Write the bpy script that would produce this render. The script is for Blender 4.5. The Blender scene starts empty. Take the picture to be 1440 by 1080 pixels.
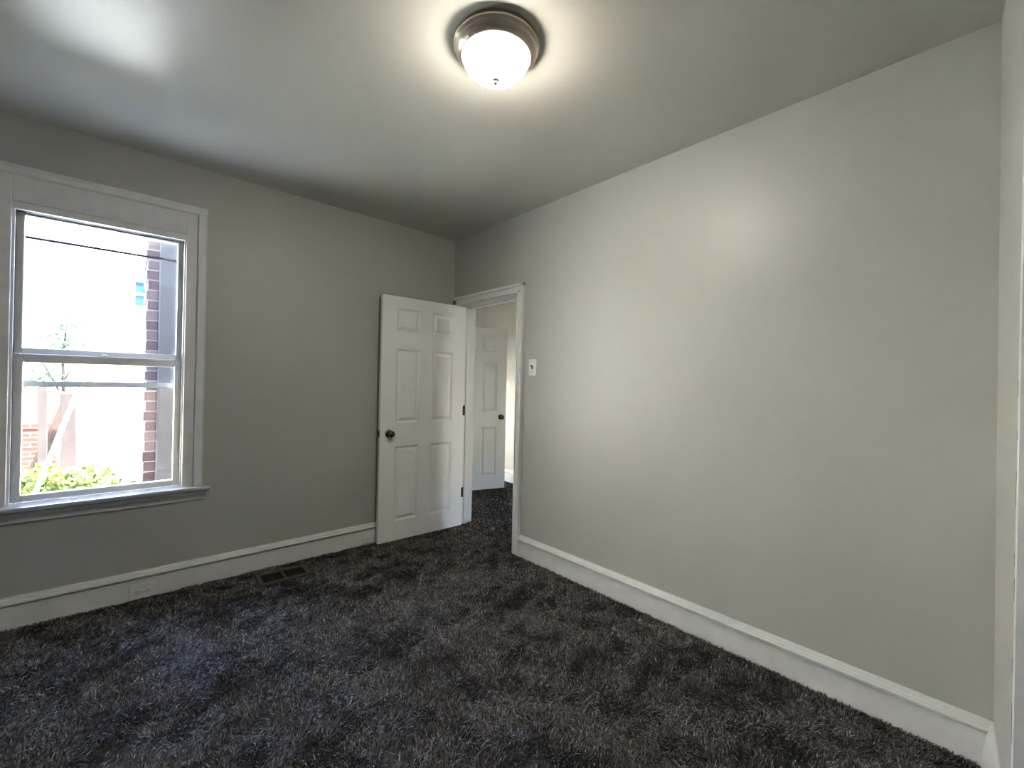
import bpy, bmesh, math, random
import numpy as np
from mathutils import Vector, Matrix

# ---------------------------------------------------------------- camera, light, exposure
S = bpy.context.scene
COL = S.collection
CAM_POS = Vector((-2.2777, -3.3478, 1.3035))
YAW, PITCH, ROLL, FOCAL_PX = 0.8366, 0.0012, 0.0211, 609.81
fw = Vector((math.cos(YAW) * math.cos(PITCH), math.sin(YAW) * math.cos(PITCH), math.sin(PITCH)))
r0 = Vector((math.sin(YAW), -math.cos(YAW), 0)); u0 = r0.cross(fw)
rr = math.cos(ROLL) * r0 + math.sin(ROLL) * u0
uu = -math.sin(ROLL) * r0 + math.cos(ROLL) * u0
cam_data = bpy.data.cameras.new('camera')
cam_data.sensor_fit = 'HORIZONTAL'; cam_data.sensor_width = 36.0
cam_data.lens = FOCAL_PX * 36.0 / 1440.0
cam_data.clip_start = 0.02; cam_data.clip_end = 200
cam = bpy.data.objects.new('camera', cam_data); COL.objects.link(cam)
M = Matrix((rr, uu, -fw)).transposed().to_4x4(); M.translation = CAM_POS
cam.matrix_world = M
S.camera = cam

S.view_settings.view_transform = 'Standard'
S.view_settings.look = 'None'
S.view_settings.gamma = 1.0
S.view_settings.use_curve_mapping = False
S.view_settings.exposure = 4.5
S.cycles.max_bounces = 16
S.cycles.diffuse_bounces = 8
S.cycles.sample_clamp_indirect = 8.0

SKY_STRENGTH = 0.55
SUN_STRENGTH = 12.5
LAMP_GLOW = 4.2
ADDED_HALL_GLOW = 0.4

W = bpy.data.worlds.new('world'); S.world = W; W.use_nodes = True
nt = W.node_tree
sky = nt.nodes.new('ShaderNodeTexSky'); sky.sky_type = 'NISHITA'
sky.sun_disc = False; sky.sun_elevation = math.radians(58); sky.sun_rotation = math.radians(143)
sky.air_density = 1.0; sky.dust_density = 1.5; sky.ozone_density = 1.0
nt.nodes['Background'].inputs['Strength'].default_value = SKY_STRENGTH
hsv = nt.nodes.new('ShaderNodeHueSaturation'); hsv.inputs['Saturation'].default_value = 0.85   # hazy, whitish sky
nt.links.new(sky.outputs[0], hsv.inputs['Color'])
nt.links.new(hsv.outputs[0], nt.nodes['Background'].inputs['Color'])

sun_d = bpy.data.lights.new('sun', 'SUN'); sun_d.energy = SUN_STRENGTH; sun_d.angle = math.radians(0.6)
sun_d.color = (1.0, 0.93, 0.82)
sun = bpy.data.objects.new('sun', sun_d); COL.objects.link(sun)
# light travels away from behind the house, down and towards the garden
sun.rotation_euler = Vector((-0.32, 0.42, -0.85)).to_track_quat('-Z', 'Y').to_euler()
sun.location = (4, -8, 12)

H = 2.62
random.seed(4)

# ---------------------------------------------------------------- materials
def mat(name, color, rough=0.5, metal=0.0, bump=0.0, bscale=200.0, var=0.0, vscale=4.0, spec=0.5, coat=0.0):
    m = bpy.data.materials.new(name); m.use_nodes = True
    n = m.node_tree.nodes; l = m.node_tree.links; b = n['Principled BSDF']
    b.inputs['Base Color'].default_value = (*color, 1); b.inputs['Roughness'].default_value = rough
    b.inputs['Metallic'].default_value = metal; b.inputs['Specular IOR Level'].default_value = spec
    b.inputs['Coat Weight'].default_value = coat
    tc = n.new('ShaderNodeTexCoord')
    if bump:
        nz = n.new('ShaderNodeTexNoise'); nz.inputs['Scale'].default_value = bscale; nz.inputs['Detail'].default_value = 3
        l.new(tc.outputs['Object'], nz.inputs['Vector'])
        bp = n.new('ShaderNodeBump'); bp.inputs['Strength'].default_value = bump; bp.inputs['Distance'].default_value = 0.002
        l.new(nz.outputs[0], bp.inputs['Height']); l.new(bp.outputs[0], b.inputs['Normal'])
    if var:
        nv = n.new('ShaderNodeTexNoise'); nv.inputs['Scale'].default_value = vscale; nv.inputs['Detail'].default_value = 4
        l.new(tc.outputs['Object'], nv.inputs['Vector'])
        rp = n.new('ShaderNodeValToRGB')
        rp.color_ramp.elements[0].position = 0.3; rp.color_ramp.elements[1].position = 0.7
        rp.color_ramp.elements[0].color = (*[c * (1 - var) for c in color], 1)
        rp.color_ramp.elements[1].color = (*[min(1, c * (1 + var)) for c in color], 1)
        l.new(nv.outputs[0], rp.inputs[0]); l.new(rp.outputs[0], b.inputs['Base Color'])
    return m

def island_mat(name, stops, rough=0.8, transl=0.0):
    m = bpy.data.materials.new(name); m.use_nodes = True
    n = m.node_tree.nodes; l = m.node_tree.links; b = n['Principled BSDF']
    g = n.new('ShaderNodeNewGeometry'); rp = n.new('ShaderNodeValToRGB')
    e = rp.color_ramp.elements
    e[0].position = stops[0][0]; e[0].color = (*stops[0][1], 1)
    e[1].position = stops[-1][0]; e[1].color = (*stops[-1][1], 1)
    for p, c in stops[1:-1]:
        x = e.new(p); x.color = (*c, 1)
    l.new(g.outputs['Random Per Island'], rp.inputs[0]); l.new(rp.outputs[0], b.inputs['Base Color'])
    b.inputs['Roughness'].default_value = rough; b.inputs['Specular IOR Level'].default_value = 0.15
    if transl:
        tr = n.new('ShaderNodeBsdfTranslucent'); l.new(rp.outputs[0], tr.inputs[0])
        mx = n.new('ShaderNodeMixShader'); mx.inputs[0].default_value = transl
        l.new(b.outputs[0], mx.inputs[1]); l.new(tr.outputs[0], mx.inputs[2])
        l.new(mx.outputs[0], n['Material Output'].inputs[0])
    return m

def glass_mat(name, tint=(0.96, 0.97, 0.98), gloss=0.06):
    m = bpy.data.materials.new(name); m.use_nodes = True
    n = m.node_tree.nodes; l = m.node_tree.links; n.remove(n['Principled BSDF'])
    t = n.new('ShaderNodeBsdfTransparent'); t.inputs[0].default_value = (*tint, 1)
    g = n.new('ShaderNodeBsdfGlossy'); g.inputs['Roughness'].default_value = 0.02
    lw = n.new('ShaderNodeLayerWeight'); lw.inputs[0].default_value = 0.5
    pw = n.new('ShaderNodeMath'); pw.operation = 'POWER'; pw.inputs[1].default_value = 5.0
    fr = n.new('ShaderNodeMath'); fr.operation = 'MULTIPLY_ADD'; fr.inputs[1].default_value = 0.8; fr.inputs[2].default_value = 0.03
    l.new(lw.outputs['Facing'], pw.inputs[0]); l.new(pw.outputs[0], fr.inputs[0])
    mx = n.new('ShaderNodeMixShader')
    l.new(fr.outputs[0], mx.inputs[0]); l.new(t.outputs[0], mx.inputs[1]); l.new(g.outputs[0], mx.inputs[2])
    l.new(mx.outputs[0], n['Material Output'].inputs[0])
    return m

def brick_mat(name, c1, c2, mortar, scale=1.0):
    m = bpy.data.materials.new(name); m.use_nodes = True
    n = m.node_tree.nodes; l = m.node_tree.links; b = n['Principled BSDF']
    tc = n.new('ShaderNodeTexCoord'); mp = n.new('ShaderNodeMapping')
    mp.inputs['Rotation'].default_value = (math.radians(90), 0, 0)
    bt = n.new('ShaderNodeTexBrick'); bt.inputs['Scale'].default_value = scale
    bt.inputs['Color1'].default_value = (*c1, 1); bt.inputs['Color2'].default_value = (*c2, 1); bt.inputs['Mortar'].default_value = (*mortar, 1)
    bt.inputs['Brick Width'].default_value = 0.22; bt.inputs['Row Height'].default_value = 0.076; bt.inputs['Mortar Size'].default_value = 0.008
    l.new(tc.outputs['Object'], mp.inputs[0]); l.new(mp.outputs[0], bt.inputs[0])
    l.new(bt.outputs[0], b.inputs['Base Color']); b.inputs['Roughness'].default_value = 0.9; b.inputs['Specular IOR Level'].default_value = 0.03
    return m

WALLC = (0.445, 0.443, 0.412)
m_wall = mat('grey_wall_paint', WALLC, 0.42, bump=0.12, bscale=260, var=0.015, vscale=1.5)
m_ceil = mat('grey_ceiling_paint', (0.56, 0.545, 0.49), 0.30, bump=0.06, bscale=160)
m_trim = mat('white_trim_paint', (0.74, 0.74, 0.73), 0.32, bump=0.05, bscale=60, var=0.03, vscale=9)
m_old = mat('worn_white_paint', (0.70, 0.70, 0.69), 0.35, bump=0.25, bscale=35, var=0.05, vscale=14)
m_door = mat('white_door_paint', (0.86, 0.855, 0.84), 0.38, bump=0.06, bscale=300)
m_metal = mat('satin_nickel', (0.46, 0.40, 0.34), 0.30, 1.0)
m_knob = mat('dark_pewter', (0.16, 0.155, 0.15), 0.22, 1.0)
m_dark = mat('dark_bronze_metal', (0.035, 0.03, 0.027), 0.4, 0.6)
m_gap = mat('dark_gap', (0.02, 0.02, 0.02), 0.8)
m_plastic = mat('white_plastic', (0.80, 0.80, 0.78), 0.3)
m_slot = mat('dark_socket_slot', (0.03, 0.03, 0.03), 0.5)
m_toggle = mat('dark_brown_toggle', (0.03, 0.022, 0.018), 0.35)
m_vent = mat('brown_register_metal', (0.10, 0.075, 0.055), 0.45, 0.3)
m_alu = mat('mill_aluminium', (0.22, 0.235, 0.25), 0.5, 0.2)
m_under = mat('carpet_backing', (0.022, 0.021, 0.022), 0.95)
m_fibre = island_mat('charcoal_carpet_fibre', [(0.0, (0.05, 0.0455, 0.0425)), (0.5, (0.11, 0.103, 0.099)), (0.85, (0.21, 0.20, 0.193)), (1.0, (0.40, 0.39, 0.38))], 0.7)
m_glass = glass_mat('window_glass')
m_bluepane = glass_mat('upper_storm_glass', (0.80, 0.87, 0.96))
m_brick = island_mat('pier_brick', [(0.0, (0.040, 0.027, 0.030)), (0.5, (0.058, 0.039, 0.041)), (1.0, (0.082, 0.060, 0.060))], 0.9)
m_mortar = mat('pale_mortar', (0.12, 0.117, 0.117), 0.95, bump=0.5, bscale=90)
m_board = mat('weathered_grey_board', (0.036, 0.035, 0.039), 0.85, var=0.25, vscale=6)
m_stucco = mat('white_stucco', (0.86, 0.80, 0.69), 0.9, bump=0.3, bscale=40)
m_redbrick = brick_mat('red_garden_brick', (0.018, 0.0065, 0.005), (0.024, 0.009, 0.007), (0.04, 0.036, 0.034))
m_ground = mat('pale_gravel', (0.62, 0.58, 0.50), 0.95, var=0.2, vscale=3)
m_leaf = island_mat('hedge_leaf', [(0.0, (0.012, 0.022, 0.005)), (0.4, (0.04, 0.058, 0.010)), (0.8, (0.085, 0.10, 0.018)), (1.0, (0.16, 0.16, 0.05))], 0.5, 0.3)
m_tleaf = island_mat('tree_leaf', [(0.0, (0.015, 0.03, 0.012)), (1.0, (0.05, 0.07, 0.035))], 0.6, 0.3)
m_bark = mat('grey_bark', (0.013, 0.010, 0.009), 0.9, spec=0.03, var=0.3, vscale=9)
m_post = mat('grey_timber', (0.014, 0.012, 0.012), 0.9, spec=0.03, var=0.2, vscale=6)
m_pole = mat('white_painted_pole', (0.80, 0.80, 0.79), 0.5)
m_housepane = mat('blue_house_pane', (0.006, 0.014, 0.022), 0.3, spec=0.08)
m_roof = mat('grey_roof_shingle', (0.16, 0.15, 0.15), 0.9, var=0.2, vscale=8)
m_chip = mat('chipped_bare_plaster', (0.16, 0.145, 0.13), 0.9)

# ---------------------------------------------------------------- helpers
def box(bm, a, b, rot=None):
    (x0, y0, z0), (x1, y1, z1) = a, b
    vs = [bm.verts.new(v) for v in [(x0, y0, z0), (x1, y0, z0), (x1, y1, z0), (x0, y1, z0), (x0, y0, z1), (x1, y0, z1), (x1, y1, z1), (x0, y1, z1)]]
    for f in [(0, 3, 2, 1), (4, 5, 6, 7), (0, 1, 5, 4), (1, 2, 6, 5), (2, 3, 7, 6), (3, 0, 4, 7)]:
        bm.faces.new([vs[i] for i in f])
    return vs

def prism(bm, prof, origin, u, v, w0, w1):
    """extrude the polygon prof (pairs along u, v) from w0 to w1 along u x v."""
    u = Vector(u); v = Vector(v); w = u.cross(v); o = Vector(origin)
    A = [bm.verts.new(o + u * p + v * q + w * w0) for p, q in prof]
    B = [bm.verts.new(o + u * p + v * q + w * w1) for p, q in prof]
    k = len(prof)
    for i in range(k):
        j = (i + 1) % k
        bm.faces.new([A[i], A[j], B[j], B[i]])
    bm.faces.new(A[::-1]); bm.faces.new(B)

def lathe(bm, prof, origin, axis=(0, 0, 1), n=48):
    """revolve (radius, height) pairs about axis."""
    a = Vector(axis).normalized(); o = Vector(origin)
    e1 = a.orthogonal().normalized(); e2 = a.cross(e1)
    rings = []
    for r, h in prof:
        if r < 1e-6:
            rings.append([bm.verts.new(o + a * h)])
        else:
            rings.append([bm.verts.new(o + a * h + (e1 * math.cos(t) + e2 * math.sin(t)) * r) for t in [2 * math.pi * i / n for i in range(n)]])
    for A, B in zip(rings, rings[1:]):
        for i in range(n):
            j = (i + 1) % n
            if len(A) == 1 and len(B) == 1: continue
            if len(A) == 1: bm.faces.new([A[0], B[i], B[j]])
            elif len(B) == 1: bm.faces.new([A[i], A[j], B[0]])
            else: bm.faces.new([A[i], A[j], B[j], B[i]])

def tube(bm, pts, rad, n=10):
    pts = [Vector(p) for p in pts]
    rs = rad if isinstance(rad, (list, tuple)) else [rad] * len(pts)
    rings = []
    for i, p in enumerate(pts):
        d = (pts[min(i + 1, len(pts) - 1)] - pts[max(i - 1, 0)]).normalized()
        e1 = d.orthogonal().normalized() if abs(d.z) > 0.9 else d.cross(Vector((0, 0, 1))).normalized()
        e2 = d.cross(e1)
        rings.append([bm.verts.new(p + (e1 * math.cos(2 * math.pi * k / n) + e2 * math.sin(2 * math.pi * k / n)) * rs[i]) for k in range(n)])
    for A, B in zip(rings, rings[1:]):
        for k in range(n):
            bm.faces.new([A[k], A[(k + 1) % n], B[(k + 1) % n], B[k]])
    bm.faces.new(rings[0][::-1]); bm.faces.new(rings[-1])

def obj(name, bm, m, parent=None, smooth=False, bevel=0.0, segs=2):
    bmesh.ops.recalc_face_normals(bm, faces=bm.faces[:])
    me = bpy.data.meshes.new(name); bm.to_mesh(me); bm.free()
    for mm in (m if isinstance(m, (list, tuple)) else [m]): me.materials.append(mm)
    if smooth:
        me.polygons.foreach_set('use_smooth', [True] * len(me.polygons))
    o = bpy.data.objects.new(name, me); COL.objects.link(o)
    if parent: o.parent = parent
    if bevel:
        bv = o.modifiers.new('edge', 'BEVEL'); bv.width = bevel; bv.segments = segs; bv.limit_method = 'ANGLE'; bv.angle_limit = math.radians(40)
        bv.harden_normals = False
    return o

def empty(name, loc=(0, 0, 0), rz=0.0):
    o = bpy.data.objects.new(name, None); COL.objects.link(o)
    o.location = loc; o.rotation_euler = (0, 0, rz); o.empty_display_size = 0.05
    return o

def tag(o, label=None, cat=None, group=None, kind=None):
    if label: o['label'] = label
    if cat: o['category'] = cat
    if group: o['group'] = group
    if kind: o['kind'] = kind
    return o

def nb(): return bmesh.new()

def raw_mesh(name, verts, loops, starts, totals, m, parent=None):
    me = bpy.data.meshes.new(name)
    me.vertices.add(len(verts)); me.vertices.foreach_set('co', np.ascontiguousarray(verts, dtype=np.float32).ravel())
    me.loops.add(len(loops)); me.loops.foreach_set('vertex_index', np.ascontiguousarray(loops, dtype=np.int32))
    me.polygons.add(len(starts)); me.polygons.foreach_set('loop_start', np.ascontiguousarray(starts, dtype=np.int32))
    me.polygons.foreach_set('loop_total', np.ascontiguousarray(totals, dtype=np.int32))
    me.update(calc_edges=True); me.validate()
    me.materials.append(m)
    o = bpy.data.objects.new(name, me); COL.objects.link(o)
    if parent: o.parent = parent
    return o

# ---------------------------------------------------------------- room shell
XL, YB = -3.45, -4.4          # far sides of the room, out of view
TW = 0.19                     # thickness of the wall with the doorway
DY0, DY1, DZ = -0.06, -0.885, 2.012   # doorway: left jamb, right jamb, head
WX0, WX1, WZ0, WZ1 = -2.705, -1.985, 0.60, 2.20   # window hole
HX, HY0, HY1 = 1.60, -2.3, 1.595      # hall

bm = nb(); box(bm, (XL - .2, YB - .2, -.25), (0.10, 0.2, 0.0)); box(bm, (0.10, HY0 - .2, -.25), (HX + .2, HY1 + .2, 0.0))
tag(obj('floor', bm, m_under), 'floor of the bedroom and hall under the charcoal carpet', 'floor', kind='structure')
bm = nb(); box(bm, (XL - .2, YB - .2, H), (0.10, 0.2, H + .25)); box(bm, (0.10, HY0 - .2, H), (HX + .2, HY1 + .2, H + .25))
tag(obj('ceiling', bm, m_ceil), 'grey satin painted ceiling above the room', 'ceiling', kind='structure')

bm = nb()
box(bm, (XL, 0, 0), (WX0, .2, H)); box(bm, (WX1, 0, 0), (0.0, .2, H))
box(bm, (WX0, 0, 0), (WX1, .2, WZ0)); box(bm, (WX0, 0, WZ1), (WX1, .2, H))
tag(obj('wall_left', bm, m_wall), 'grey painted wall with the window in it', 'wall', kind='structure')

bm = nb()
box(bm, (0, -3.60, 0), (TW, DY1, H)); box(bm, (0, DY0, 0), (TW, HY1 + .2, H)); box(bm, (0, DY1, DZ), (TW, DY0, H))
tag(obj('wall_right', bm, m_wall), 'wide grey painted wall with the open doorway at its far end', 'wall', kind='structure')

# closet return at the near end of the right wall: its short face and its front, the arris chipped
BX, BY = -0.6, -3.3965
bm = nb()
bot = [(0.30, -3.3665), (0.0, -3.3665), (BX, BY - .002), (BX, YB), (0.30, YB)]
top = [(0.30, -3.3531), (0.0, -3.3531), (BX, BY), (BX, YB), (0.30, YB)]
A = [bm.verts.new((x, y, 0)) for x, y in bot]; B = [bm.verts.new((x, y, H)) for x, y in top]
for i in range(5):
    bm.faces.new([A[i], A[(i + 1) % 5], B[(i + 1) % 5], B[i]])
bm.faces.new(A[::-1]); bm.faces.new(B)
tag(obj('wall_return', bm, m_wall), 'narrow grey return wall at the near end of the wide wall', 'wall', kind='structure')
bm = nb(); prism(bm, [(-.004, -.002), (.030, .001), (.030, .004), (-.001, .006), (-.006, .003), (-.006, -.03), (-.004, -.03)], (BX, BY - .001, 0), (1, 0, 0), (0, 1, 0), 0, H)
t = obj('trim_corner', bm, m_old); tag(t, 'chipped white corner strip on the edge of the return wall', 'trim', kind='structure')
bm = nb()
for z, h, d in [(.78, .055, .004), (.87, .03, .003), (1.02, .09, .004), (1.19, .025, .003), (1.30, .04, .003), (.60, .03, .003), (.42, .10, .004), (.27, .04, .003)]:
    k = 7
    pts = []
    for i in range(k): pts.append((random.uniform(.000, .003) + d, z + h * i / (k - 1)))
    for i in range(k): pts.append((random.uniform(.014, .024) + d, z + h * (1 - i / (k - 1))))
    prism(bm, [(p, q) for p, q in pts], (BX, BY + .0042, 0), (1, 0, 0), (0, 0, 1), -.0012, .001)
obj('paint_chips', bm, m_chip, t)

bm = nb(); box(bm, (XL - .2, YB - .2, 0), (XL, .2, H)); tag(obj('wall_back', bm, m_wall), 'grey wall opposite the doorway', 'wall', kind='structure')
bm = nb(); box(bm, (XL, YB - .2, 0), (0.30, YB, H)); tag(obj('wall_rear', bm, m_wall), 'grey wall behind the camera', 'wall', kind='structure')

bm = nb(); box(bm, (XL - .2, YB - .2, H + .25), (HX + .2, .2, 5.2)); tag(obj('wall_upper_shade', bm, m_stucco), 'unseen upper storey block added above the room to shade the garden', 'wall', kind='structure')  # block added out of view so its shadow covers the hedge

# hall shell
bm = nb(); box(bm, (HX, HY0 - .2, 0), (HX + .2, HY1 + .2, H)); tag(obj('wall_hall', bm, m_wall), 'pale hall wall seen through the doorway', 'wall', kind='structure')
hx0, hx1, hz0, hz1 = .45, .95, .35, 1.35
bm = nb()
box(bm, (TW, HY1, 0), (hx0, HY1 + .2, H)); box(bm, (hx1, HY1, 0), (HX, HY1 + .2, H)); box(bm, (hx0, HY1, 0), (hx1, HY1 + .2, hz0)); box(bm, (hx0, HY1, hz1), (hx1, HY1 + .2, H))
tag(obj('wall_hall_end', bm, m_wall), 'grey end wall of the hall above the white door', 'wall', kind='structure')
bm = nb(); box(bm, (TW, .93, 0), (.53, 1.05, H)); tag(obj('wall_hall_stub', bm, m_wall), 'short hall partition carrying the white hall door', 'wall', kind='structure')
fx0, fx1, fz0, fz1 = .72, 1.06, .35, .90
bm = nb()
box(bm, (TW, HY0 - .15, 0), (fx0, HY0, H)); box(bm, (fx1, HY0 - .15, 0), (HX, HY0, H)); box(bm, (fx0, HY0 - .15, 0), (fx1, HY0, fz0)); box(bm, (fx0, HY0 - .15, fz1), (fx1, HY0, H))
tag(obj('wall_hall_front', bm, m_wall), 'hall wall out of sight around the doorway', 'wall', kind='structure')
def added_hall_window(name, x0, x1, z0, z1, y, label):
    w = tag(empty(name, ((x0 + x1) / 2, y, z0)), label, 'window', kind='structure')
    cx = (x1 - x0) / 2; hh = z1 - z0
    bm = nb()
    for a, b in (((-cx, -.03, 0), (-cx + .05, .03, hh)), ((cx - .05, -.03, 0), (cx, .03, hh)), ((-cx + .05, -.03, 0), (cx - .05, .03, .05)), ((-cx + .05, -.03, hh - .05), (cx - .05, .03, hh)), ((-cx + .05, -.03, hh / 2 - .02), (cx - .05, .03, hh / 2 + .02))):
        box(bm, a, b)
    obj('window_frame', bm, m_trim, w)
    bm = nb(); box(bm, (-cx + .05, -.003, .05), (cx - .05, .003, hh - .05)); obj('pane', bm, m_glass, w)
added_hall_window('added_window_2', hx0, hx1, hz0, hz1, HY1 + .10, 'added hall window lighting the hall wall, hidden behind the white hall door')  # unseen opening added to brighten the hall wall
added_hall_window('added_window_3', fx0, fx1, fz0, fz1, HY0 - .08, 'low hall window added out of sight to light the hall door')  # unseen opening added to light the front of the hall door

# ---------------------------------------------------------------- baseboards
BT = 0.164
def base_profile():
    # (out from the wall, height): flat board with a moulded cap
    return [(0, 0), (.020, 0), (.020, BT - .040), (.011, BT - .040), (.011, BT - .036), (.027, BT - .036), (.033, BT - .031), (.033, BT - .024), (.027, BT - .020), (.026, BT - .016), (.018, BT - .011), (.014, BT - .003), (.009, BT), (0, BT)]
bm = nb(); prism(bm, base_profile(), (XL, 0, 0), (0, -1, 0), (0, 0, 1), -(-XL - .0), 0)
bl = obj('baseboard_left', bm, m_trim)
tag(bl, 'white baseboard with moulded cap under the window wall', 'baseboard', kind='structure')
bm = nb(); prism(bm, base_profile(), (0, -3.362, 0), (-1, 0, 0), (0, 0, 1), 0, 3.362 - .955)
tag(obj('baseboard_right', bm, m_old), 'white baseboard with moulded cap along the wide wall', 'baseboard', kind='structure')
# swelling plaster joint where the return's own base dies into the corner
bm = nb()
d = Vector((BX, BY - .002 + 3.3665, 0)).normalized(); nrm = Vector((d.y, -d.x, 0)) * -1
if nrm.y < 0: nrm = -nrm
u = nrm; prof = [(-.01, 0), (.030, 0), (.026, .05), (.020, .10), (.014, BT - .02), (.004, BT), (-.01, BT)]
prism(bm, prof, (0.0, -3.3665, 0), u, (0, 0, 1), -.60, -.0) if u.cross(Vector((0, 0, 1))).dot(d) < 0 else prism(bm, prof, (0.0, -3.3665, 0), u, (0, 0, 1), 0, .60)
tag(obj('baseboard_return', bm, m_old), 'thick white base of the narrow return wall', 'baseboard', kind='structure')
bm = nb(); prism(bm, base_profile(), (HX, 0, 0), (-1, 0, 0), (0, 0, 1), HY0, HY1)
tag(obj('baseboard_hall', bm, m_trim), 'white baseboard of the hall wall', 'baseboard', kind='structure')

# ---------------------------------------------------------------- doorway trim
tr = tag(empty('trim_1', (0, (DY0 + DY1) / 2, 0)), 'white painted casing and jamb around the open doorway', 'door casing', kind='structure')
tr_off = Vector(tr.location)
def loc(bm):
    bmesh.ops.translate(bm, verts=bm.verts[:], vec=-tr_off); return bm
bm = nb()
CY = -.952; ZT = 2.083
# right leg of the casing: flat with raised outer band and inner bead
s = 1
box(bm, (-.018, -.935, 0), (0, DY1, ZT - .05)); box(bm, (-.030, CY, 0), (0, -.930, ZT)); box(bm, (-.023, -.893, 0), (0, DY1 + .002, DZ + .004))
# head
box(bm, (-.018, CY + .02, DZ), (0, -.012, ZT - .02)); box(bm, (-.030, CY, ZT - .024), (0, -.012, ZT)); box(bm, (-.023, DY1, DZ - .002), (0, -.012, DZ + .010))
# left leg, hidden behind the open leaf
box(bm, (-.018, DY0, 0), (0, -.012, ZT - .02))
obj('casing', loc(bm), m_trim, tr, bevel=.004)
bm = nb()
box(bm, (.001, DY0 - .002, 0), (TW - .001, DY0 + .02, DZ)); box(bm, (.001, DY1 - .02, 0), (TW - .001, DY1 + .002, DZ)); box(bm, (.001, DY1 + .002, DZ - .002), (TW - .001, DY0 - .002, DZ + .018))
obj('jamb', loc(bm), m_trim, tr)
bm = nb()
box(bm, (.105, DY0 - .014, 0), (.145, DY0 - .002, DZ - .002)); box(bm, (.105, DY1 + .002, 0), (.145, DY1 + .014, DZ - .002)); box(bm, (.105, DY1 + .014, DZ - .014), (.145, DY0 - .014, DZ - .002))
obj('door_stop', loc(bm), m_trim, tr)
bm = nb()
box(bm, (TW, DY0 - .0, 0), (TW + .018, .02, ZT)); box(bm, (TW, CY, 0), (TW + .018, DY1, ZT)); box(bm, (TW, DY1, DZ), (TW + .018, DY0, ZT))
obj('hall_casing', loc(bm), m_trim, tr)

# ---------------------------------------------------------------- six panel doors
def six_panel(root, Wd, Hd, T, knob_s, hinge_z, both=True, hinge_at=1):
    """leaf in local x 0..Wd, z 0..Hd, front face at y=0 (towards -y), back at y=T."""
    st = .16 * Wd / .80 * .80; mu0, mu1 = .43 * Wd, .573 * Wd
    xs = [(st, mu0), (mu1, Wd - st)]
    k = Hd / 1.99
    zs = [(.155 * k, .768 * k), (.955 * k, 1.565 * k), (1.705 * k, 1.898 * k)]
    xc = [0, xs[0][0], xs[0][1], xs[1][0], xs[1][1], Wd]
    zc = [0] + [v for p in zs for v in p] + [Hd]
    bm = nb()
    for yy, flip in ((0, 1), (T, -1)):
        g = {}
        for i, x in enumerate(xc):
            for j, z in enumerate(zc): g[i, j] = bm.verts.new((x, yy, z))
        for i in range(5):
            for j in range(7):
                if i in (1, 3) and j in (1, 3, 5): continue
                bm.faces.new([g[i, j], g[i + 1, j], g[i + 1, j + 1], g[i, j + 1]])
        if yy == 0: g0 = g
        else: g1 = g
    for i in range(5):
        bm.faces.new([g0[i, 0], g0[i + 1, 0], g1[i + 1, 0], g1[i, 0]]); bm.faces.new([g0[i, 7], g0[i + 1, 7], g1[i + 1, 7], g1[i, 7]])
    for j in range(7):
        bm.faces.new([g0[0, j], g0[0, j + 1], g1[0, j + 1], g1[0, j]]); bm.faces.new([g0[5, j], g0[5, j + 1], g1[5, j + 1], g1[5, j]])
    obj('leaf', bm, m_door, root)
    for x0, x1 in xs:
        for z0, z1 in zs:
            bm = nb()
            for yy, s in ((0, 1), (T, -1)):
                rings = []
                for ins, dep in ((0, 0), (.0025, .0015), (.017, .013), (.021, .013), (.042, .002), (.046, .0015)):
                    rings.append([bm.verts.new((a, yy + s * dep, b)) for a, b in ((x0 + ins, z0 + ins), (x1 - ins, z0 + ins), (x1 - ins, z1 - ins), (x0 + ins, z1 - ins))])
                for A, B in zip(rings, rings[1:]):
                    for q in range(4):
                        bm.faces.new([A[q], A[(q + 1) % 4], B[(q + 1) % 4], B[q]])
                bm.faces.new(rings[-1])
            obj('panel', bm, m_door, root)
    kx, kz = knob_s
    bm = nb()
    prof = [(0, -.066), (.012, -.0655), (.021, -.062), (.0265, -.055), (.028, -.048), (.0262, -.040), (.020, -.033), (.013, -.029), (.0115, -.024), (.0115, -.010)]
    for s, y in ((1, 0), (-1, T)):
        lathe(bm, [(r, (h if s == 1 else -h)) for r, h in prof], (kx, y, kz), (0, 1, 0), 32)
    kn = obj('knob', bm, m_knob, root, smooth=True)
    bm = nb()
    for s, y in ((1, 0), (-1, T)):
        lathe(bm, [(0, -.010 * s), (.020, -.010 * s), (.030, -.006 * s), (.032, -.001 * s), (.032, .002 * s)], (kx, y, kz), (0, 1, 0), 32)
    obj('rosette', bm, m_knob, kn, smooth=True)
    bm = nb(); ex = 0 if kx < Wd / 2 else Wd; sgn = -1 if ex == 0 else 1
    box(bm, (min(ex, ex + sgn * .002), T / 2 - .0125, kz - .028), (max(ex, ex + sgn * .002), T / 2 + .0125, kz + .028))
    box(bm, (min(ex, ex + sgn * .010), T / 2 - .006, kz - .008), (max(ex, ex + sgn * .010), T / 2 + .006, kz + .008))
    obj('latch_plate', bm, m_knob, root)
    hxx = Wd if ex == 0 else 0
    for i, (z, mm) in enumerate(hinge_z):
        bm = nb()
        lathe(bm, [(0, -.045), (.006, -.045), (.006, .045), (0, .045)], (hxx + (.003 if hxx else -.003), -.004, z), (0, 0, 1), 12)
        box(bm, (min(hxx, hxx - (.012 if hxx else -.012)), -.0015, z - .042), (max(hxx, hxx - (.012 if hxx else -.012)), 0, z + .042))
        obj('hinge', bm, mm, root)

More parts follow.
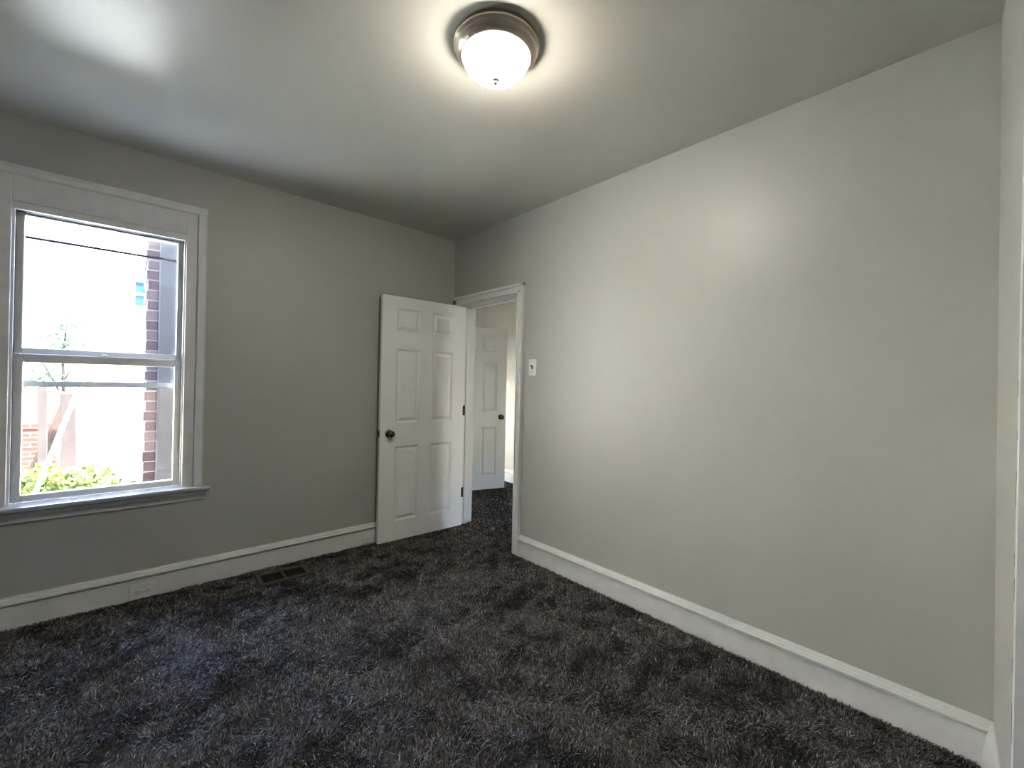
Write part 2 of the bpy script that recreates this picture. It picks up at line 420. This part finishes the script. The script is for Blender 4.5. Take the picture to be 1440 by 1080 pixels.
ang = math.atan2(-.112 + .095, .055 + .743)
d1 = empty('door_1', (-.743, -.095, .012), ang)
tag(d1, 'white six panel door standing open against the window wall', 'door', kind='structure')
six_panel(d1, math.hypot(.798, .017), 1.99, .035, (.076, .875), [(.30, m_dark), (1.045, m_dark), (1.76, m_door)])
hd = Vector((1.307 - .58, .729 - .955, 0)); Wh = hd.length
d2 = empty('door_2', (.58, .955, .012), math.atan2(hd.y, hd.x))
tag(d2, 'white six panel hall door seen through the doorway', 'door', kind='structure')
six_panel(d2, Wh, 1.975, .035, (Wh - .07, .885), [(.30, m_dark), (1.045, m_dark), (1.76, m_door)])

# ---------------------------------------------------------------- window
w1 = tag(empty('window_1', (-2.345, 0, .63)), 'white double hung window with worn painted casing in the grey wall', 'window', kind='structure')
wo = Vector(w1.location)
def wl(bm):
    bmesh.ops.translate(bm, verts=bm.verts[:], vec=-wo); return bm
bm = nb()   # casing: inner flat, raised outer band, deep head board
L0, L1, R1, R0 = -2.805, -2.757, -1.933, -1.886
ZH = 2.185
for a, b in ((L0, L1), (R1, R0)):
    prism(bm, [(a, 0), (b, 0), (b, -.026), (b - .010 if a == R1 else b - .004, -.034), (a + .004 if a == R1 else a + .010, -.034), (a, -.026)], (0, 0, 0), (1, 0, 0), (0, 1, 0), .63, 2.318)
box(bm, (L1, -.016, .63), (-2.700, 0, 2.318)); box(bm, (-1.990, -.016, .63), (R1, 0, 2.318))
box(bm, (-2.700, -.016, ZH), (-1.990, 0, 2.318))
prism(bm, [(0, 2.316), (-.024, 2.316), (-.030, 2.324), (-.032, 2.345), (-.026, 2.366), (0, 2.366)], (0, 0, 0), (0, 1, 0), (0, 0, 1), L0, R0)
obj('casing', wl(bm), m_old, w1, bevel=.003)
bm = nb()   # stops lining the opening
box(bm, (-2.705, -.004, .63), (-2.690, .008, ZH)); box(bm, (-1.999, -.004, .63), (-1.981, .008, ZH)); box(bm, (-2.690, -.004, 2.149), (-1.999, .008, ZH))
box(bm, (-2.704, .028, .60), (-2.699, .2, 2.199)); box(bm, (-1.991, .028, .60), (-1.986, .2, 2.199)); box(bm, (-2.699, .028, 2.165), (-1.991, .2, 2.199))
obj('jamb', wl(bm), m_old, w1)
m_shade_rail = mat('shade_strip_and_rail', (.07, .072, .075), .6, spec=.2)
bm = nb()   # dark strips added as painted shade, dimming the bright jamb beside the sashes
box(bm, (-2.7035, .0285, .635), (-2.6935, .073, 2.150)); box(bm, (-1.9955, .0285, .635), (-1.9865, .073, 2.150)); box(bm, (-2.7035, .0285, 2.150), (-1.9865, .073, 2.198))
box(bm, (-2.7035, .0085, .635), (-2.6905, .0285, 2.1505)); box(bm, (-1.9985, .0085, .635), (-1.9865, .0285, 2.1505)); box(bm, (-2.6905, .0085, 2.1505), (-1.9985, .0285, 2.184))
obj('sash_shade_strip', wl(bm), m_shade_rail, w1)
bm = nb()   # stool with rounded nose
prism(bm, [(.030, .600), (.030, .634), (-.055, .630), (-.066, .627), (-.071, .618), (-.071, .608), (-.064, .600)], (0, 0, 0), (0, 1, 0), (0, 0, 1), -2.835, -1.852)
obj('window_sill', wl(bm), mat('glossy_sill_paint', (.31, .315, .32), .16, bump=.15, bscale=25, var=.06, vscale=12), w1)
bm = nb()
prism(bm, [(0, .540), (-.012, .540), (-.016, .548), (-.016, .570), (-.020, .574), (-.034, .592), (-.034, .600), (0, .600)], (0, 0, 0), (0, 1, 0), (0, 0, 1), -2.81, -1.875)
obj('apron', wl(bm), m_old, w1)

def sash(name, x0, x1, z0, z1, y0, y1, st, rb, rt, mglass, mframe=m_old):
    bm = nb()
    box(bm, (x0, y0, z0), (x0 + st, y1, z1)); box(bm, (x1 - st, y0, z0), (x1, y1, z1))
    box(bm, (x0 + st, y0, z0), (x1 - st, y1, z0 + rb)); box(bm, (x0 + st, y0, z1 - rt), (x1 - st, y1, z1))
    s_ = obj(name, wl(bm), mframe, w1, bevel=.004)
    bm = nb(); ym = (y0 + y1) / 2
    box(bm, (x0 + st - .004, ym - .002, z0 + rb - .004), (x1 - st + .004, ym + .002, z1 - rt + .004))
    obj('pane', wl(bm), mglass, s_)
    return s_
low = sash('lower_sash', -2.6928, -1.9962, .636, 1.412, .032, .066, .036, .036, .046, m_glass)
upp = sash('upper_sash', -2.697, -1.993, 1.392, 2.163, .072, .106, .032, .052, .022, m_glass)
bm = nb()
lathe(bm, [(0, 0), (.016, 0), (.016, .006), (.010, .010), (0, .011)], (-2.345, .048, 1.412), (0, 0, 1), 20)
box(bm, (-2.380, .040, 1.412), (-2.310, .060, 1.418)); box(bm, (-2.350, .046, 1.420), (-2.305, .054, 1.426))
obj('sash_lock', wl(bm), m_old, w1)
bm = nb()   # storm window track and its two rails
sx0, sx1 = -2.698, -1.992
box(bm, (sx0, .150, .606), (sx0 + .020, .172, 2.164)); box(bm, (sx1 - .020, .150, .606), (sx1, .172, 2.164)); box(bm, (sx0 + .02, .150, 2.150), (sx1 - .02, .172, 2.164)); box(bm, (sx0 + .02, .150, .606), (sx1 - .02, .172, .630))
box(bm, (sx0 + .02, .148, 1.236), (sx1 - .02, .170, 1.268))
stf = obj('storm_frame', wl(bm), m_alu, w1)
bm = nb(); box(bm, (sx0 + .02, .150, 2.037), (sx1 - .02, .159, 2.051)); obj('storm_rail', wl(bm), m_shade_rail, stf)
bm = nb(); box(bm, (sx0 + .02, .160, 1.268), (sx1 - .02, .163, 2.150)); tag(obj('pane', wl(bm), m_bluepane, stf), 'faintly blue upper storm pane')

# ---------------------------------------------------------------- ceiling light
def ceiling_light(loc, label, glow, color):
    cl = tag(empty('ceiling_light', loc), label, 'ceiling light')
    m_bowl = bpy.data.materials.new('glowing_opal_glass'); m_bowl.use_nodes = True
    b = m_bowl.node_tree.nodes['Principled BSDF']
    b.inputs['Base Color'].default_value = (.9, .9, .88, 1); b.inputs['Roughness'].default_value = .25
    b.inputs['Emission Color'].default_value = (*color, 1); b.inputs['Emission Strength'].default_value = glow
    bm = nb()
    lathe(bm, [(0, 0), (.159, 0), (.162, -.005), (.1645, -.012), (.165, -.018), (.163, -.024), (.158, -.028), (.1565, -.033), (.153, -.041), (.147, -.050), (.139, -.057), (.1345, -.060), (.131, -.059), (.128, -.053), (.128, -.026), (0, -.024)], (0, 0, 0), (0, 0, 1), 96)
    obj('rim', bm, m_metal, cl, smooth=True)
    bm = nb()
    R = .1295; D = .088
    prof = [(R * math.cos(a), -.052 - D * math.sin(a)) for a in [i * math.pi / 2 / 22 for i in range(23)]]
    prof[-1] = (0, prof[-1][1])
    lathe(bm, prof, (0, 0, 0), (0, 0, 1), 72)
    obj('glass_bowl', bm, m_bowl, cl, smooth=True)
    bm = nb(); zb = -.052 - D
    lathe(bm, [(.013, zb + .005), (.015, zb - .001), (.013, zb - .005), (.007, zb - .007), (.009, zb - .012), (.006, zb - .018), (0, zb - .021)], (0, 0, 0), (0, 0, 1), 24)
    obj('finial', bm, m_metal, cl, smooth=True)
    return cl
ceiling_light((-1.22, -2.045, H), 'round flush ceiling light with brushed nickel rim and glowing glass bowl', LAMP_GLOW, (1.0, .94, .82))
ceiling_light((.72, -1.25, H), 'round flush hall ceiling light added out of sight to brighten the hall', ADDED_HALL_GLOW, (1.0, .86, .68))  # unseen fixture added for its light in the hall

# ---------------------------------------------------------------- switch, outlets, register
sw = tag(empty('light_switch', (0, -1.053, 1.433)), 'white wall switch plate with a dark toggle beside the doorway', 'switch')
bm = nb(); prism(bm, [(-.040, -.062), (.040, -.062), (.040, .062), (-.040, .062)], (0, 0, 0), (0, 1, 0), (0, 0, 1), -.006, 0)
obj('switch_plate', bm, m_plastic, sw, bevel=.003)
bm = nb(); box(bm, (-.0075, -.0062, -.013), (-.006, .0062, .013)); tg = obj('toggle', bm, m_toggle, sw)
bm = nb(); prism(bm, [(-.006, -.002), (-.022, .010), (-.022, .018), (-.006, .010)], (0, -.005, 0), (1, 0, 0), (0, 0, 1), -.010, 0); obj('lever', bm, m_toggle, tg)
for z in (-.030, .030):
    bm = nb(); lathe(bm, [(0, -.0075), (.002, -.0073), (.0033, -.006)], (0, 0, z), (1, 0, 0), 12); obj('screw', bm, m_plastic, sw)

def outlet(loc, label, w, h, cover):
    o = tag(empty('power_outlet', loc), label, 'outlet', 'outlets in the window wall baseboard')
    bm = nb(); box(bm, (-w / 2, -.006, -h / 2), (w / 2, 0, h / 2)); obj('cover_plate', bm, m_plastic, o, bevel=.003)
    for x in (-.022, .022):
        bm = nb(); lathe(bm, [(0, -.0085), (.0150, -.0085), (.0165, -.0060)], (x, 0, 0), (0, 1, 0), 24); sk = obj('socket', bm, m_plastic, o)
        bm = nb()
        box(bm, (x - .0075, -.0092, -.0060), (x - .0005, -.0084, -.0042)); box(bm, (x - .0075, -.0092, .0042), (x - .0005, -.0084, .0060)); lathe(bm, [(0, -.0092), (.0026, -.0092), (.0026, -.0084)], (x + .007, 0, 0), (0, 1, 0), 10)
        obj('slots', bm, m_slot, sk)
    bm = nb(); lathe(bm, [(0, -.0075), (.002, -.0073), (.0032, -.006)], (0, 0, 0), (0, 1, 0), 12); obj('screw', bm, m_plastic, o)
outlet((-2.160, -.020, .048), 'white sideways power outlet in the baseboard below the window', .126, .086, True)
outlet((-.775, -.020, .052), 'white power outlet in the baseboard half hidden by the open door', .115, .074, True)

fr_ = tag(empty('floor_register', (-1.457, -.222, .012), math.radians(-1.5)), 'dark brown metal floor register set into the carpet by the window wall', 'floor vent')
bm = nb()
a, c = .150, .088
box(bm, (-a, -c, -.010), (a, -c + .022, .006)); box(bm, (-a, c - .022, -.010), (a, c, .006)); box(bm, (-a, -c + .022, -.010), (-a + .024, c - .022, .006)); box(bm, (a - .024, -c + .022, -.010), (a, c - .022, .006)); box(bm, (-.008, -c + .022, -.010), (.008, c - .022, .006))
obj('frame', bm, m_vent, fr_, bevel=.002)
bm = nb(); box(bm, (-a + .02, -c + .02, -.011), (a - .02, c - .02, -.009)); obj('duct', bm, m_gap, fr_)
for x0, x1 in ((-a + .024, -.008), (.008, a - .024)):
    bm = nb()
    for i in range(9):
        x = x0 + (i + .5) * (x1 - x0) / 9
        prism(bm, [(x - .0015, -.004), (x + .0005, -.0045), (x + .0035, -.0005), (x + .0015, 0)], (0, 0, 0), (1, 0, 0), (0, 0, 1), -c + .022, c - .022)
    obj('louvres', bm, m_dark, fr_)

# ---------------------------------------------------------------- carpet pile
rng = np.random.default_rng(7)
def smooth_field(x, y, seed, waves=26, lo=2.0, hi=26.0):
    r = np.random.default_rng(seed); s = np.zeros_like(x)
    for _ in range(waves):
        k = math.exp(r.uniform(math.log(lo), math.log(hi))); t = r.uniform(0, 2 * math.pi); ph = r.uniform(0, 2 * math.pi)
        s += np.sin(k * (x * math.cos(t) + y * math.sin(t)) + ph) * (lo / k) ** .35
    return s / math.sqrt(waves / 2)
def scatter(x0, x1, y0, y1, dens):
    n = int((x1 - x0) * (y1 - y0) * dens)
    return np.stack([rng.uniform(x0, x1, n), rng.uniform(y0, y1, n)], 1)
P = np.concatenate([scatter(-3.43, -.026, -3.36, -.026, 36000), scatter(-.024, .186, -.87, -.10, 26000), scatter(.186, 1.57, -1.1, 1.55, 12000)])
dist = np.hypot(P[:, 0] + 2.28, P[:, 1] + 3.35)
# keep what can be seen, thin out with distance
fwd = (P[:, 0] + 2.2777) * fw.x + (P[:, 1] + 3.3478) * fw.y
side = (P[:, 0] + 2.2777) * r0.x + (P[:, 1] + 3.3478) * r0.y
seen = (fwd > 1.0) & (np.abs(side) < 1.32 * fwd + .35)
keep = rng.uniform(0, 1, len(P)) < np.where(seen, np.clip(2.3 / np.maximum(dist, .1), .42, 1.0), .4)
keep &= ~((np.abs(P[:, 0] + 1.457) < .152) & (np.abs(P[:, 1] + .222) < .092))
keep &= ~((P[:, 0] > .085) & (P[:, 0] < .102))
P = P[keep]; dist = dist[keep]; n = len(P)
ang_f = 2.2 * smooth_field(P[:, 0], P[:, 1], 3, lo=7, hi=60) + rng.normal(0, .75, n)
lean = np.clip(.85 + .38 * smooth_field(P[:, 0], P[:, 1], 11, lo=9, hi=70) + rng.normal(0, .30, n), .1, 1.7)
lean *= np.clip(np.abs(P[:, 0] - .0935) / .05, .12, 1.0)
hgt = rng.uniform(.010, .017, n)
wid = rng.uniform(.0012, .0024, n) * np.where(seen[keep], np.clip(dist / 2.3, .9, 2.0), 1.6)
dx, dy = np.cos(ang_f), np.sin(ang_f)
tw = ang_f + math.pi / 2 + rng.normal(0, .6, n)
px, py = np.cos(tw) * wid, np.sin(tw) * wid
V = np.zeros((n, 5, 3), np.float32)
def lay(i, f, wf, zf, s):
    V[:, i, 0] = P[:, 0] + dx * hgt * lean * f + s * px * wf
    V[:, i, 1] = P[:, 1] + dy * hgt * lean * f + s * py * wf
    V[:, i, 2] = hgt * zf
lay(0, 0, .8, -.05, -1); lay(1, 0, .8, -.05, 1); lay(2, .45, 1, .62, 1); lay(3, .45, 1, .62, -1); lay(4, 1.15, 0, 1 - .0, 0)
V[:, 4, 2] = hgt * np.clip(1.05 - .28 * lean, .45, 1.0)
def pile(sel, label):
    v = V[sel]; k = len(v)
    base = (np.arange(k) * 5)[:, None]
    loops = (base + np.array([[0, 1, 2, 3, 3, 2, 4]])).ravel()
    starts = ((np.arange(k) * 7)[:, None] + np.array([[0, 4]])).ravel()
    return tag(raw_mesh('carpet', v.reshape(-1, 3), loops, starts, np.tile([4, 3], k), m_fibre), label, 'carpet', kind='stuff')
pile(P[:, 0] < .0935, 'charcoal grey shag carpet covering the bedroom floor')
pile(P[:, 0] >= .0935, 'darker brownish shag carpet beyond the seam in the doorway')

# ---------------------------------------------------------------- outside the window
GZ = -.85
bm = nb(); box(bm, (-30, .2, GZ - .2), (0.0, 40, GZ)); box(bm, (0.0, 1.8, GZ - .2), (30, 40, GZ)); box(bm, (-30, -40, GZ - .2), (30, YB - .2, GZ))
box(bm, (HX + .2, YB - .2, GZ - .2), (30, 1.8, GZ)); box(bm, (-30, YB - .2, GZ - .2), (XL - .2, .2, GZ)); box(bm, (.3, YB - .2, GZ - .2), (HX + .2, HY0 - .2, GZ))
tag(obj('ground', bm, m_ground), 'pale sunlit ground of the garden outside the window', 'ground', kind='structure')

# brick pier close to the window, right edge of the view
PY = .90
sc = (PY + 3.3478) / (.35 + 3.3478)
def pxx(x): return CAM_POS.x + (x - CAM_POS.x) * sc
bx0, bx1 = pxx(-2.164), pxx(-2.096)
bp = tag(empty('brick_pier', (bx0, PY, GZ)), 'brick pier with toothed edge just outside the window', 'brick pier')
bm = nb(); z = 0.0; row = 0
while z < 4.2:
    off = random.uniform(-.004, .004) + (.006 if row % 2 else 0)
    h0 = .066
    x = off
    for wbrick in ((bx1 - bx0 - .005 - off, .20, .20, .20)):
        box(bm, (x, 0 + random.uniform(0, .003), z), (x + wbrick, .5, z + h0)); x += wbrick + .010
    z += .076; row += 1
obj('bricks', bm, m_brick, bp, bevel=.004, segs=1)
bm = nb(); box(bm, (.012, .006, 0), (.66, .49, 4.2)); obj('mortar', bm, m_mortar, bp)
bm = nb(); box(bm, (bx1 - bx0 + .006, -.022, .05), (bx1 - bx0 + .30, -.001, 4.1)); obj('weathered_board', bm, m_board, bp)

# white house across the yard
hs = tag(empty('house', (-2.81, 9, GZ)), 'white stucco house across the yard with a blue window', 'house')
bm = nb()
wx0, wx1, wz0, wz1 = .69, 1.22, 3.63, 4.24
box(bm, (0, 0, 0), (wx0, 6, 7)); box(bm, (wx1, 0, 0), (9, 6, 7)); box(bm, (wx0, 0, 0), (wx1, 6, wz0)); box(bm, (wx0, 0, wz1), (wx1, 6, 7))
obj('wall', bm, m_stucco, hs)
bm = nb(); prism(bm, [(-.4, 7.0), (6.4, 7.0), (6.4, 7.1), (3, 8.6), (-.4, 7.1)], (0, 0, 0), (0, 1, 0), (0, 0, 1), -.2, 9.2); obj('roof', bm, m_roof, hs)
bm = nb()
box(bm, (wx0, -.01, wz0), (wx0 + .04, .08, wz1)); box(bm, (wx1 - .04, -.01, wz0), (wx1, .08, wz1)); box(bm, (wx0 + .04, -.01, wz0), (wx1 - .04, .08, wz0 + .04)); box(bm, (wx0 + .04, -.01, wz1 - .04), (wx1 - .04, .08, wz1)); box(bm, (wx0 + .04, .0, (wz0 + wz1) / 2 - .02), (wx1 - .04, .07, (wz0 + wz1) / 2 + .02))
wf = obj('window', bm, m_pole, hs)
bm = nb(); box(bm, (wx0 + .03, .03, wz0 + .03), (wx1 - .03, .04, wz1 - .03)); obj('pane', bm, m_housepane, wf)
bm = nb(); box(bm, (-.06, -.05, 0), (9, -.001, .36)); tag(obj('plinth', bm, mat('grey_plinth', (.55, .52, .48), .9), hs))

# long pale house added unseen at the left to bounce sunlight into the room
hn = tag(empty('house', (-14.0, 1.0, GZ)), 'long cream house added beside the yard to bounce sunlight indoors, out of the window view', 'house')
bm = nb(); box(bm, (0, 0, 0), (7.0, 14, 6.2)); obj('wall', bm, m_stucco, hn)
bm = nb(); prism(bm, [(-.3, 6.2), (7.3, 6.2), (7.3, 6.3), (3.5, 7.8), (-.3, 6.3)], (0, 0, 0), (1, 0, 0), (0, 0, 1), -14.3, .3); obj('roof', bm, m_roof, hn)

def leaves(name, centers, size, m, parent, seed, n_jit=.02):
    r = np.random.default_rng(seed); n = len(centers)
    a = r.normal(size=(n, 3)); a /= np.linalg.norm(a, axis=1)[:, None]
    b_ = np.cross(a, r.normal(size=(n, 3))); b_ /= np.linalg.norm(b_, axis=1)[:, None]
    s1 = r.uniform(.6, 1.2, (n, 1)) * size
    V = np.stack([centers - a * s1, centers + b_ * s1 * .42, centers + a * s1, centers - b_ * s1 * .42], 1)
    k = np.cross(a, b_) * s1 * .16
    V[:, 1] += k; V[:, 3] += k
    base = (np.arange(n) * 4)[:, None]
    loops = (base + np.array([[0, 1, 2, 0, 2, 3]])).ravel()
    starts = np.arange(2 * n) * 3
    return raw_mesh(name, V.reshape(-1, 3), loops, starts, np.full(2 * n, 3), m, parent)

hg = tag(empty('hedge', (-3.0, 3.0, GZ)), 'sunlit yellow green hedge running below the window', 'hedge')
r = np.random.default_rng(5); n = 9000
hx = r.uniform(-1.9, 2.1, n); hyv = r.uniform(-.35, .45, n)
htop = 1.08 + .10 * np.sin(hx * 5.1) + .06 * np.sin(hx * 11 + 1) + .06 * np.sin(hyv * 9) - .05 * hx
hz = htop * np.sqrt(r.uniform(.12, 1, n)) + r.normal(0, .02, n)
obj_h = leaves('foliage', np.stack([hx, hyv, hz], 1), .055, m_leaf, hg, 6)
bm = nb()
for i in range(16):
    x = -1.8 + i * .25; tube(bm, [(x, .03 * (i % 3), 0), (x + .04, .05, .4), (x + random.uniform(-.1, .1), random.uniform(-.1, .1), .95)], [.018, .013, .006], 6)
obj('stems', bm, m_bark, hg)

def tree(loc, hgt, lab, trunk, clusters, seed, nleaf, lsize):
    t_ = tag(empty('tree', loc), lab, 'tree')
    bm = nb()
    for pts, rad in trunk: tube(bm, pts, rad, 9)
    obj('trunk', bm, m_bark, t_, smooth=True)
    r = np.random.default_rng(seed); C = []
    for (c, s) in clusters: C.append(np.array(c) + r.normal(0, 1, (nleaf, 3)) * np.array(s))
    leaves('crown', np.concatenate(C), lsize, m_tleaf, t_, seed + 1)
    return t_
tree((-3.05, 8.2, GZ), 4, 'slim young tree rising left of the white house', [([(0, 0, 0), (.02, 0, 1.2), (-.03, 0, 2.4), (.02, .02, 3.3)], [.05, .04, .025, .01]), ([(0, 0, 1.7), (-.25, 0, 2.3), (-.4, 0, 2.6)], [.02, .014, .006]), ([(-.02, 0, 2.0), (.15, .1, 2.5)], [.018, .006])],
     [((0, 0, 2.95), (.14, .14, .22)), ((-.1, 0, 2.6), (.2, .2, .12)), ((.05, 0, 1.9), (.22, .2, .16)), ((-.42, 0, 2.0), (.16, .16, .2))], 21, 130, .07)
tree((-4.3, 10.5, GZ), 4, 'leafy tree behind the red brick garden wall', [([(0, 0, 0), (.05, 0, 1.0), (0, 0, 2.0)], [.06, .05, .02])], [((0, 0, 1.9), (.25, .25, .18)), ((.2, 0, 1.6), (.18, .18, .15))], 31, 150, .07)

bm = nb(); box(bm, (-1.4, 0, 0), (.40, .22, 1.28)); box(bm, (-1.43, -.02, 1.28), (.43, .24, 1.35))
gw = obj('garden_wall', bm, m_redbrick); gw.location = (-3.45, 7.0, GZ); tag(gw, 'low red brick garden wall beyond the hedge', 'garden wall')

def post(loc, h, s, lean, label):
    bm = nb(); vs = box(bm, (-s / 2, -s / 2, 0), (s / 2, s / 2, h))
    for v in vs[4:]: v.co.x += lean
    o = obj('fence_post', bm, m_post, bevel=.008); o.location = loc; tag(o, label, 'post', 'posts beyond the hedge')
post((-3.02, 5.0, GZ), 2.02, .085, -.01, 'thin grey timber post in front of the red brick wall')
post((-2.76, 5.2, GZ), 1.90, .15, -.05, 'thick grey timber post beside the white house corner')
bm = nb(); 
for a_, b_ in (((-3.30, 5.6, .0), (-2.86, 5.6, 1.75)),):
    tube(bm, [a_, ((a_[0] + b_[0]) / 2 - .02, 5.6, .85), b_], [.13, .10, .05], 10)
o = obj('leaning_log', bm, m_bark); o.location = (0, 0, GZ); tag(o, 'dark leaning tree trunk behind the white pole', 'trunk')
# slanting white pole: foot in the ground in front of the hedge
p0 = Vector((-2.847, 2.45, .19)); p1 = Vector((-2.585, 2.45, 1.13)); dv = (p1 - p0)
foot = p0 - dv * ((.19 - GZ) / dv.z)
bm = nb(); tube(bm, [foot, p1 + dv * .04], [.018, .018], 12)
o = obj('leaning_pole', bm, m_pole, smooth=False); tag(o, 'slanting white pole leaning in front of the hedge', 'pole')
